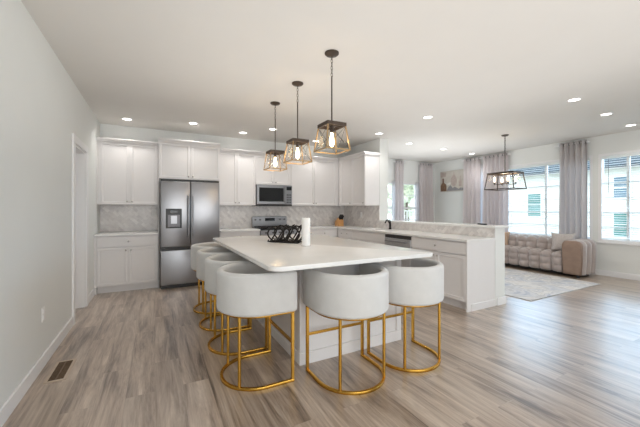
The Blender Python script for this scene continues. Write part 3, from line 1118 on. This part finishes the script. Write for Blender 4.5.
# floor vent
t = thing('floor_vent', 'brown slatted vent set in the floor beside the left wall', 'vent', (-.665, 3.17, 0))
m = MB()
VX0, VX1, VY0, VY1 = -.735, -.60, 2.99, 3.36
m.box(VX0, VX0 + .02, VY0, VY1, .0005, .007, .002).box(VX1 - .02, VX1, VY0, VY1, .0005, .007, .002)
m.box(VX0 + .02, VX1 - .02, VY0, VY0 + .02, .0005, .007, .002).box(VX0 + .02, VX1 - .02, VY1 - .02, VY1, .0005, .007, .002)
m.build('frame', 'vent_frame', t)
m = MB()
m.box(VX0 + .02, VX1 - .02, VY0 + .02, VY1 - .02, .0005, .002)
n = 16
for i in range(n):
    y = VY0 + .026 + i * (VY1 - VY0 - .052) / (n - 1)
    m.box(VX0 + .02, VX1 - .02, y - .004, y + .004, .002, .006)
m.box((VX0 + VX1) / 2 - .004, (VX0 + VX1) / 2 + .004, VY0 + .02, VY1 - .02, .002, .0065)
m.build('grille', 'vent', t)


# ------------------------------------------------------------------ lamps
def pt_light(name, loc, power, col, parent, radius=.03):
    d = bpy.data.lights.new(name, 'POINT')
    d.energy, d.color, d.shadow_soft_size = power, col, radius
    o = bpy.data.objects.new(name, d)
    o.location = Vector(loc) - abs_loc(parent)
    o.parent = parent
    C.objects.link(o)
    return o


def chain(m, p0, p1, n, r=.0025, w=.009):
    p0, p1 = Vector(p0), Vector(p1)
    L = (p1 - p0).length / n
    for i in range(n):
        c = p0 + (p1 - p0) * ((i + .5) / n)
        ax = Vector((1, 0, 0)) if i % 2 else Vector((0, 1, 0))
        pts = [c + ax * (w * math.cos(2 * PI * k / 12)) + Vector((0, 0, 1)) * (L * .62 * math.sin(2 * PI * k / 12)) for k in range(12)]
        m.tube(pts, r, 6, closed=True)


def cage(t, cx, cy, z0, z1, hx0, hy0, hx1, hy1, w, mat_top, mat_side, cap, cross=True):
    """open tapered box frame; half sizes at bottom (0) and top (1)"""
    b = [(cx + sx * hx0, cy + sy * hy0, z0) for sx, sy in ((-1, -1), (1, -1), (1, 1), (-1, 1))]
    u = [(cx + sx * hx1, cy + sy * hy1, z1) for sx, sy in ((-1, -1), (1, -1), (1, 1), (-1, 1))]
    m = MB()
    for i in range(4):
        m.bar(b[i], b[(i + 1) % 4], w)
        m.bar(b[i], u[i], w * .85)
    m.build('cage_frame', mat_side, t)
    m = MB()
    for i in range(4):
        p, q = Vector(u[i]), Vector(u[(i + 1) % 4])
        d = (q - p).normalized() * (w * .5)
        m.bar(p - d + Vector((0, 0, cap / 2)), q + d + Vector((0, 0, cap / 2)), w * 1.3, cap)
    m.bar((cx, cy - hy1, z1 + cap * .6), (cx, cy + hy1, z1 + cap * .6), w * 1.4, cap * .5)
    m.bar((cx - hx1, cy, z1 + cap * .6), (cx + hx1, cy, z1 + cap * .6), w * 1.4, cap * .5)
    m.build('top_frame', mat_top, t)
    gm = MB()
    for i in range(4):
        q = [Vector(b[i]), Vector(b[(i + 1) % 4]), Vector(u[(i + 1) % 4]), Vector(u[i])]
        c = sum(q, Vector()) / 4
        gm.bm.faces.new([gm.bm.verts.new(v + (c - v) * .03) for v in q])
    gm.build('glass_panels', 'lampglass', t)
    if cross:
        m = MB()
        for i in range(4):
            m.cyl(b[i], u[(i + 1) % 4], .0016, n=5).cyl(b[(i + 1) % 4], u[i], .0016, n=5)
        m.build('cross_wires', 'iron', t)


def make_pendant(label):
    t = thing('pendant_lamp', label, 'pendant lamp', (0, 0, 0), 0, 'pendant lamps over the island')
    MB().lathe([(.066, H - .001), (.066, H - .010), (.055, H - .020), (.02, H - .026), (.010, H - .032)][::-1], 0, 0, 28).build('canopy', 'bronze', t, smooth=True)
    m = MB()
    chain(m, (0, 0, H - .028), (0, 0, 2.520), 6)
    m.build('chain', 'bronze', t, smooth=True)
    MB().cyl((0, 0, 2.525), (0, 0, 2.085), .0065, n=10).build('rod', 'bronze', t, smooth=True)
    cage(t, 0, 0, 1.835, 2.052, .122, .122, .092, .092, .011, 'bronze', 'oldwood', .032)
    MB().lathe([(.012, 2.07), (.018, 2.06), (.018, 2.005), (.014, 2.0)][::-1], 0, 0, 16).build('socket', 'bronze', t, smooth=True)
    bl = MB().lathe([(.002, 1.872), (.012, 1.876), (.021, 1.893), (.024, 1.915), (.020, 1.945), (.013, 1.975), (.012, 2.0)], 0, 0, 16).build('bulb', 'bulb', t, smooth=True)
    return t


proto = None
for y, lab in ((2.48, 'bronze cage pendant lamp over the island, nearest and largest of the row'), (3.26, 'bronze cage pendant lamp over the island, middle one of the row'), (4.01, 'bronze cage pendant lamp over the island, farthest one of the row')):
    p_ = make_pendant(lab) if proto is None else copy_tree(proto)
    proto = proto or p_
    p_.location = (1.44, y, 0)
    p_['label'] = lab
    d = bpy.data.lights.new('pendant_light', 'POINT')
    d.energy, d.color, d.shadow_soft_size = PENDANT_W, (1.0, .72, .42), .03
    lo = bpy.data.objects.new('pendant_light', d)
    lo.location = (0, 0, 1.92)
    lo.parent = p_
    C.objects.link(lo)

t = thing('chandelier', 'open cage chandelier with four candle bulbs over the dining area', 'chandelier', (6.01, 3.645, 0))
MB().lathe([(.010, H - .03), (.05, H - .022), (.065, H - .010), (.065, H - .001)], 6.01, 3.645, 24).build('canopy', 'bronze', t, smooth=True)
m = MB()
chain(m, (6.01, 3.645, H - .028), (6.01, 3.645, 2.33), 10, .004, .011)
m.build('chain', 'bronze', t, smooth=True)
MB().cyl((6.01, 3.645, 2.34), (6.01, 3.645, 1.80), .008, n=10).build('rod', 'bronze', t, smooth=True)
cage(t, 6.01, 3.645, 1.685, 1.975, .205, .285, .17, .245, .016, 'bronze', 'bronze', .035, cross=False)
m = MB()
for sx in (-1, 1):
    for sy in (-1, 1):
        m.tube([(6.01, 3.645, 1.81), (6.01 + sx * .07, 3.645 + sy * .07, 1.775), (6.01 + sx * .12, 3.645 + sy * .133, 1.79)], .006, 8)
m.build('arm', 'bronze', t, smooth=True)
for sx in (-1, 1):
    for sy in (-1, 1):
        x, y = 6.01 + sx * .12, 3.645 + sy * .133
        MB().cyl((x, y, 1.775), (x, y, 1.83), .013, n=12).build('candle_sleeve', 'bronze', t, smooth=True)
        MB().lathe([(.009, 1.83), (.018, 1.85), (.02, 1.875), (.013, 1.905), (.003, 1.93)], x, y, 12).build('bulb', 'candle_bulb', t, smooth=True)
pt_light('chandelier_light', (6.01, 3.645, 1.95), 6, (1, .8, .56), t, .08)

dl_list = [
    (-.40, 5.83, 'recessed ceiling light above the left wall cabinet'),
    (.56, 5.59, 'recessed ceiling light above the refrigerator'),
    (1.46, 5.84, 'recessed ceiling light behind the pendants, left of the microwave cabinet'),
    (1.87, 5.33, 'recessed ceiling light seen just beside the farthest pendant lamp'),
    (3.00, 5.84, 'recessed ceiling light above the back corner cabinets'),
    (3.77, 4.70, 'recessed ceiling light near the end of the kitchen dividing wall'),
    (3.77, 3.50, 'recessed ceiling light alone above the peninsula counter'),
    (4.92, 5.10, 'recessed ceiling light in front of the back window curtain, leftmost of its row'),
    (6.10, 5.18, 'recessed ceiling light near the wall art, middle of its row'),
    (7.25, 5.26, 'recessed ceiling light before the wide curtain beside the wall art'),
    (4.87, 2.04, 'recessed ceiling light at right, nearest of three toward the right edge'),
    (6.04, 2.12, 'recessed ceiling light at right, middle of three toward the right edge'),
    (7.20, 2.20, 'recessed ceiling light closest to the right window'),
]
for x, y, lab in dl_list:
    t = thing('recessed_light', lab, 'ceiling light', (x, y, H), 0, 'recessed ceiling lights')
    m = MB()
    n = 28
    m.sweep([(.072 * math.cos(2 * PI * i / n), .072 * math.sin(2 * PI * i / n), -.004) for i in range(n)], rrect(.022, .008, .003, 2), closed=True)
    m.build('trim_ring', 'trim', t, smooth=True, local=True)
    MB().lathe([(.062, -.004), (.062, -.001)], 0, 0, 24).build('lens', 'led', t, local=True)
    d = bpy.data.lights.new('downlight', 'AREA')
    d.shape, d.size, d.energy, d.color = 'DISK', .12, DOWNLIGHT_W, (1.0, .97, .93)
    d.spread = math.radians(125)
    lo = bpy.data.objects.new('downlight', d)
    lo.location = (0, 0, -.012)
    lo.parent = t
    C.objects.link(lo)


# ------------------------------------------------------------------ curtains
def curtain(label, axis, at, a0, a1, z0, z1, folds, amp=.045, mat='curtain', gather=0.0, grommets=True, name='curtain', cat='curtain', flip=1):
    """pleated hanging panel; axis 'x' hangs along y at x=at, axis 'y' hangs along x at y=at"""
    t = thing(name, label, cat, ((at, (a0 + a1) / 2, z0) if axis == 'x' else ((a0 + a1) / 2, at, z0)))
    m = MB()
    nu, nz = folds * 10, 14
    rows = []
    for j in range(nz + 1):
        w = j / nz
        z = z1 + (z0 - z1) * w
        row = []
        for i in range(nu + 1):
            u = i / nu
            mid = .5
            uu = mid + (u - mid) * (1 + gather * w)
            k = a0 + (a1 - a0) * uu
            ph = u * folds * 2 * PI
            A = amp * (0.75 + .35 * w) * (1 + .25 * math.sin(5.1 * u * folds + .6))
            d = A * math.sin(ph + .35 * math.sin(2.2 * w + u * 9)) + .008 * math.sin(w * 7 + u * 13)
            row.append(m.bm.verts.new((at + d, k, z) if axis == 'x' else (k, at + d, z)))
        rows.append(row)
    for A, B in zip(rows, rows[1:]):
        for i in range(nu):
            m.bm.faces.new((A[i], A[i + 1], B[i + 1], B[i]))
    o = m.build('panel', mat, t, smooth='all')
    md = o.modifiers.new('cloth_thickness', 'SOLIDIFY')
    md.thickness = .004
    md.offset = 0
    if grommets:
        for i in range(folds * 2):
            k = a0 + (a1 - a0) * (i + .5) / (folds * 2)
            g_ = MB()
            n = 14
            ring = []
            for q in range(n):
                c, s = .021 * math.cos(2 * PI * q / n), .021 * math.sin(2 * PI * q / n)
                ring.append((at + c * .6, k, z1 - .045 + s) if axis == 'x' else (k, at + c * .6, z1 - .045 + s))
            g_.tube(ring, .005, 6, closed=True)
            g_.build('grommet', 'steel_dark', t, smooth=True)
    return t


def rod(label, axis, at, a0, a1, z, wall):
    c = (a0 + a1) / 2
    t = thing('curtain_rod', label, 'curtain rod', (at, c, z) if axis == 'x' else (c, at, z))
    P = (lambda k, d=0, dz=0: (at + d, k, z + dz)) if axis == 'x' else (lambda k, d=0, dz=0: (k, at + d, z + dz))
    MB().cyl(P(a0), P(a1), .0105, n=12).build('pole', 'trim', t, smooth=True)
    for k in (a0, a1):
        MB().ico(P(k), .022, 2).build('finial', 'trim', t, smooth=True)
    for k in (a0 + .06, (a0 + a1) / 2, a1 - .06):
        MB().cyl(P(k), P(k, wall - at - .001), .008, n=8).build('bracket', 'trim', t, smooth=True)


CXR = XR - 0.10
ztop = 2.695
rod('short pale curtain rod at the ceiling between the two right windows', 'x', CXR, 2.95, 3.55, ztop - .045, XR)
rod('pale curtain rod at the ceiling right of the wall art', 'x', CXR, 4.52, 5.84, ztop - .045, XR)
curtain('mauve grey grommet curtain hanging between the two right windows', 'x', CXR, 2.985, 3.46, .03, ztop, 5, .05, 'curtain_grey')
curtain('mauve grey curtain hanging right of the wall art, seen behind the chandelier', 'x', CXR, 4.56, 5.22, .03, ztop, 6, .045)
curtain('pale mauve curtain hanging directly beside the wall art', 'x', CXR, 5.30, 5.80, .03, ztop, 4, .045)
curtain('white sheer curtain behind the mauve curtains beside the chandelier', 'x', XR - .035, 4.75, 5.52, .03, 2.50, 8, .015, 'sheer', grommets=False, name='sheer_curtain')
CYB = YL - 0.10
rod('short pale curtain rod over the middle of the back window', 'y', CYB, 5.99, 6.42, ztop - .045, YL)
rod('short pale curtain rod at the right end of the back window', 'y', CYB, 6.96, 7.57, ztop - .045, YL)
curtain('narrow mauve grey curtain hanging in the middle of the back window', 'y', CYB, 6.06, 6.34, .03, ztop, 3, .04, gather=.1)
curtain('mauve grey curtain hanging near the corner at the right of back window', 'y', CYB, 7.00, 7.53, .03, ztop, 5, .04)
curtain('white sheer curtain at the right side of the back window', 'y', YL - .035, 6.88, 7.08, .03, 2.10, 3, .012, 'sheer', grommets=False, name='sheer_curtain')
curtain('white sheer curtain left of the narrow curtain in the back window', 'y', YL - .035, 5.98, 6.14, .03, 2.10, 3, .012, 'sheer', grommets=False, name='sheer_curtain')

# ------------------------------------------------------------------ wall art
ay0, ay1, az0, az1 = 5.84, 6.66, 1.82, 2.43
t = thing('wall_art', 'wide canvas print of bottles in muted browns on the dining wall', 'wall art', (XR, (ay0 + ay1) / 2, az0))
MB().box(XR - .035, XR - .001, ay0, ay1, az0, az1, .003).build('canvas', 'canvas', t)
xa = XR - .0362


def flat(pts, d=0.0015):
    """thin painted shape on the canvas: pts = (fraction from left, fraction up)"""
    m = MB()
    P = [(ay1 - (ay1 - ay0) * u, az0 + (az1 - az0) * v) for u, v in pts]
    A = [m.bm.verts.new((xa - d, y, z)) for y, z in P]
    B = [m.bm.verts.new((xa + .002, y, z)) for y, z in P]
    n = len(P)
    for i in range(n):
        m.bm.faces.new((A[i], A[(i + 1) % n], B[(i + 1) % n], B[i]))
    m.bm.faces.new(A)
    m.bm.faces.new(B[::-1])
    return m


flat([(.03, .03), (.28, .03), (.28, .3), (.24, .38), (.17, .44), (.165, .66), (.10, .66), (.095, .44), (.05, .38), (.02, .3)]).build('painted_bottle', 'art_brown', t)
flat([(.50, .33), (.56, .25), (.64, .25), (.71, .36), (.73, .52), (.68, .68), (.62, .80), (.60, .95), (.585, .95), (.58, .80), (.50, .68), (.46, .52)]).build('painted_vase', 'art_pink', t)
flat([(.30, .03), (.98, .03), (.98, .14), (.86, .16), (.80, .10), (.70, .17), (.62, .22), (.55, .15), (.46, .3), (.38, .24), (.31, .12)]).build('painted_fruit', 'art_grey', t)
flat([(.28, .30), (.42, .33), (.48, .42), (.40, .44), (.29, .40)], .001).build('painted_cloth', 'art_white', t)
flat([(.80, .22), (.90, .22), (.92, .45), (.87, .55), (.87, .72), (.84, .72), (.84, .55), (.79, .45)], .001).build('painted_jar', 'art_pink', t)
flat([(.02, .72), (.24, .74), (.26, .94), (.02, .95)], .001).build('painted_window', 'art_pink', t)

# ------------------------------------------------------------------ rug, sofa
o = MB().box(4.66, 6.78, 2.46, 5.45, .0005, .012, .004).build('area_rug', 'rug')
tag(o, 'pale marbled grey and blue area rug in front of the tufted sofa', 'rug')

SFX, SBX, SYA, SYB = 6.98, 7.50, 2.80, 5.35     # seat front, back, near end, far end
t = thing('sofa', 'taupe velvet biscuit-tufted sofa with channelled arms under the window', 'sofa', ((SFX + SBX) / 2, (SYA + SYB) / 2, 0))


def tufted(profile, y0, y1, cell_u, cell_v, amp, nu_per=10, axis='y', power=.55, seams=None):
    """quilted surface: a profile of (a, z) points swept along an axis, puffed between tufting seams"""
    dense, s = [], [0.0]
    for i in range(len(profile) - 1):
        p, q = Vector(profile[i]), Vector(profile[i + 1])
        k = max(1, int((q - p).length / .018))
        for j in range(k):
            dense.append(p.lerp(q, j / k))
    dense.append(Vector(profile[-1]))
    for i in range(1, len(dense)):
        s.append(s[-1] + (dense[i] - dense[i - 1]).length)
    nc = max(1, round((y1 - y0) / cell_u))
    cu = (y1 - y0) / nc
    nv = max(1, round(s[-1] / cell_v)) if cell_v else 0
    m = MB()
    rows = []
    for i, p in enumerate(dense):
        tg = dense[min(i + 1, len(dense) - 1)] - dense[max(i - 1, 0)]
        tg.normalize()
        nrm = Vector((tg.y, -tg.x))
        row = []
        for j in range(nc * nu_per + 1):
            u = j / nu_per
            fu = abs(math.sin(PI * u)) ** power
            fv = 1.0
            if nv:
                fv = .45 + .55 * abs(math.sin(PI * s[i] / s[-1] * nv)) ** power
                pin = 1 - abs(math.sin(PI * s[i] / s[-1] * nv))
                fu = abs(math.sin(PI * u)) ** (power + .35 * pin)
            h = amp * (fu * fv - .5)
            q = p + nrm * -h
            a = y0 + u * cu
            row.append(m.bm.verts.new((q.x, a, q.y) if axis == 'y' else (a, q.x, q.y)))
        rows.append(row)
    for A, B in zip(rows, rows[1:]):
        for j in range(len(A) - 1):
            m.bm.faces.new((A[j], A[j + 1], B[j + 1], B[j]))
    # close: caps and underside
    m.bm.faces.new([r[0] for r in rows])
    m.bm.faces.new([r[-1] for r in rows][::-1])
    A, B = rows[0], rows[-1]
    for j in range(len(A) - 1):
        m.bm.faces.new((A[j + 1], A[j], B[j], B[j + 1]))
    return m


def arc(cx, cz, r, a0, a1, n=6):
    return [(cx + r * math.cos(math.radians(a0 + (a1 - a0) * i / n)), cz + r * math.sin(math.radians(a0 + (a1 - a0) * i / n))) for i in range(n + 1)]


AW = 0.33                                        # arm width
pr = [(SFX + .03, .065)] + arc(SFX + .07, .36, .07, 180, 90) + [(SBX - .16, .43)]
tufted(pr, SYA + AW - .02, SYB - AW + .02, .205, .15, .09).build('seat', 'sofa', t, smooth='all')
pr = [(SBX - .21, .40)] + arc(SBX - .13, .60, .08, 180, 90) + arc(SBX - .01, .60, .08, 90, 0) + [(SBX + .07, .07)]
tufted(pr, SYA + AW - .02, SYB - AW + .02, .205, .17, .075).build('backrest', 'sofa', t, smooth='all')
for ya, yb in ((SYA, SYA + AW), (SYB - AW, SYB)):
    pr = [(ya + .03, .06), (ya + .015, .3)] + arc(ya + .095, .595, .085, 180, 90) + arc(yb - .095, .595, .085, 90, 0) + [(yb - .015, .3), (yb - .03, .06)]
    tufted(pr, SFX + .035, SBX + .07, .19, 0, .06, axis='x').build('arm', 'sofa', t, smooth='all')
    # flat padded front of the arm
    m = MB()
    sec = [(ya + .028, .06), (ya + .012, .3)] + arc(ya + .09, .60, .085, 180, 90) + arc(yb - .09, .60, .085, 90, 0) + [(yb - .012, .3), (yb - .028, .06)]
    cy_, cz_ = (ya + yb) / 2, .36
    rings = []
    for dx, sc in ((.06, 1.0), (.02, 1.02), (.0, .99), (-.018, .93), (-.026, .75)):
        rings.append([m.bm.verts.new((SFX + dx, cy_ + (y - cy_) * sc, cz_ + (z - cz_) * sc)) for y, z in sec])
    for A, B in zip(rings, rings[1:]):
        for j in range(len(sec)):
            m.bm.faces.new((A[j], A[(j + 1) % len(sec)], B[(j + 1) % len(sec)], B[j]))
    m.bm.faces.new(rings[0])
    m.bm.faces.new(rings[-1][::-1])
    m.build('arm_front', 'sofa_arm', t, smooth='all', label='smooth brown velvet arm front')
for x in (SFX + .09, SBX - .06):
    for y in (SYA + .1, SYB - .1):
        MB().cyl((x, y, 0), (x, y, .062), .022, .028, n=12).build('leg', 'black', t, smooth=True)
MB().box(SFX + .06, SBX + .03, SYA + .05, SYB - .05, .045, .075).build('base', 'black', t)


def pillow(label, c, w, h, th, mat, tilt, rz):
    m = MB()
    n = 14
    top, bot = [], []
    for sgn, grid in ((1, top), (-1, bot)):
        for i in range(n + 1):
            row = []
            for j in range(n + 1):
                u, v = i / n * 2 - 1, j / n * 2 - 1
                e = max(0, (1 - abs(u) ** 3)) ** .55 * max(0, (1 - abs(v) ** 3)) ** .55
                k = 1 - .10 * (1 - abs(u) ** 2) * abs(v) ** 4
                k2 = 1 - .10 * (1 - abs(v) ** 2) * abs(u) ** 4
                row.append(m.bm.verts.new((u * w / 2 * k2, v * h / 2 * k, sgn * th / 2 * e)))
            grid.append(row)
    for grid in (top, bot):
        for A, B in zip(grid, grid[1:]):
            for j in range(n):
                m.bm.faces.new((A[j], A[j + 1], B[j + 1], B[j]))
    bmesh.ops.remove_doubles(m.bm, verts=m.bm.verts[:], dist=.0005)
    R = Matrix.Rotation(rz, 4, 'Z') @ Matrix.Rotation(tilt, 4, 'X')
    bmesh.ops.transform(m.bm, matrix=Matrix.Translation(c) @ R, verts=m.bm.verts[:])
    o = m.build('throw_pillow', mat, None, smooth='all')
    tag(o, label, 'pillow')


pillow('grey square throw pillow leaning in the near corner of the sofa', (7.25, 3.22, .635), .40, .38, .15, 'pillow', math.radians(72), math.radians(-68))
pillow('tan throw pillow at the far part of the sofa beside the half wall', (7.24, 4.50, .60), .40, .36, .14, 'pillow_tan', math.radians(72), math.radians(-85))

# ------------------------------------------------------------------ outside
struct('ground', MB().box(-20, 60, -30, 60, -1.3, -1.2), 'grass')
HX = 20.0
t = thing('neighbour_house', 'cream sided neighbouring house with grey roof outside the right windows', 'house', (HX, 8, -1.2))
m = MB()
m.box(HX, HX + 8, 1.0, 13.4, -1.2, 3.35)
for i in range(22):
    z = -1.1 + i * .2
    m.box(HX - .012, HX, 1.0, 13.4, z, z + .012)
m.build('wall', 'siding', t)
m = MB().extr([(HX - .5, 3.3), (HX - .5, 3.42), (HX + 4.0, 5.9), (HX + 8.5, 3.42), (HX + 8.5, 3.3)], 'y', .6, 13.8)
m.build('roof', 'roof', t)
for (ya, yb, za, zb, mt) in ((6.12, 6.72, 1.85, 2.85, 'pane_blue'), (6.12, 6.72, -.05, 1.15, 'pane'), (10.0, 10.7, .9, 2.2, 'pane'), (8.2, 8.9, .3, 1.5, 'pane'), (3.2, 3.9, .3, 1.5, 'pane'), (11.8, 12.5, .2, 1.5, 'pane')):
    fm = MB()
    fm.box(HX - .06, HX, ya - .07, ya, za - .07, zb + .07).box(HX - .06, HX, yb, yb + .07, za - .07, zb + .07)
    fm.box(HX - .06, HX, ya, yb, zb, zb + .07).box(HX - .06, HX, ya, yb, za - .07, za).box(HX - .05, HX, ya, yb, (za + zb) / 2 - .03, (za + zb) / 2 + .03)
    w_ = fm.build('window', 'trim', t)
    MB().box(HX - .02, HX, ya, yb, za, zb).build('pane', mt, w_)


def tree(label, x, y, hgt, spread, seed):
    random.seed(seed)
    t = thing('tree', label, 'tree', (x, y, -1.2), 0)
    MB().cyl((x, y, -1.2), (x + .1, y, -1.2 + hgt * .7), .16, .07, 10).build('trunk', 'bark', t, smooth=True)
    m = MB()
    for i in range(26):
        a, q = random.uniform(0, 2 * PI), random.random()
        r = spread * math.sqrt(random.random())
        z = -1.2 + hgt * (.35 + .6 * q)
        m.ico((x + r * math.cos(a) * (1.1 - .5 * q), y + r * math.sin(a) * (1.1 - .5 * q), z), spread * random.uniform(.22, .42), 2, (1, 1, .8), .16)
    m.build('crown', 'leaf', t)


tree('leafy green tree outside the left part of the back window', 14.2, 18.5, 6.5, 1.9, 3)
tree('leafy green tree outside the middle of back window', 18.5, 19.5, 6.0, 1.8, 5)
tree('leafy green tree outside the right part of back window', 24.5, 25.5, 7.4, 2.2, 9)

t = thing('railing', 'pale outdoor railing with balusters outside the back window', 'railing', (8, 9.6, -.6))
MB().box(5.5, 11.5, 9.57, 9.63, 1.20, 1.25).build('top_rail', 'fence', t)
MB().box(5.5, 11.5, 9.575, 9.625, .40, .44).build('bottom_rail', 'fence', t)
for i in range(40):
    x = 5.55 + i * .15
    MB().box(x - .018, x + .018, 9.582, 9.618, .44, 1.20).build('baluster', 'fence', t)
for x in (5.5, 8.5, 11.5):
    MB().box(x - .05, x + .05, 9.55, 9.65, -1.2, 1.32).build('post', 'fence', t)
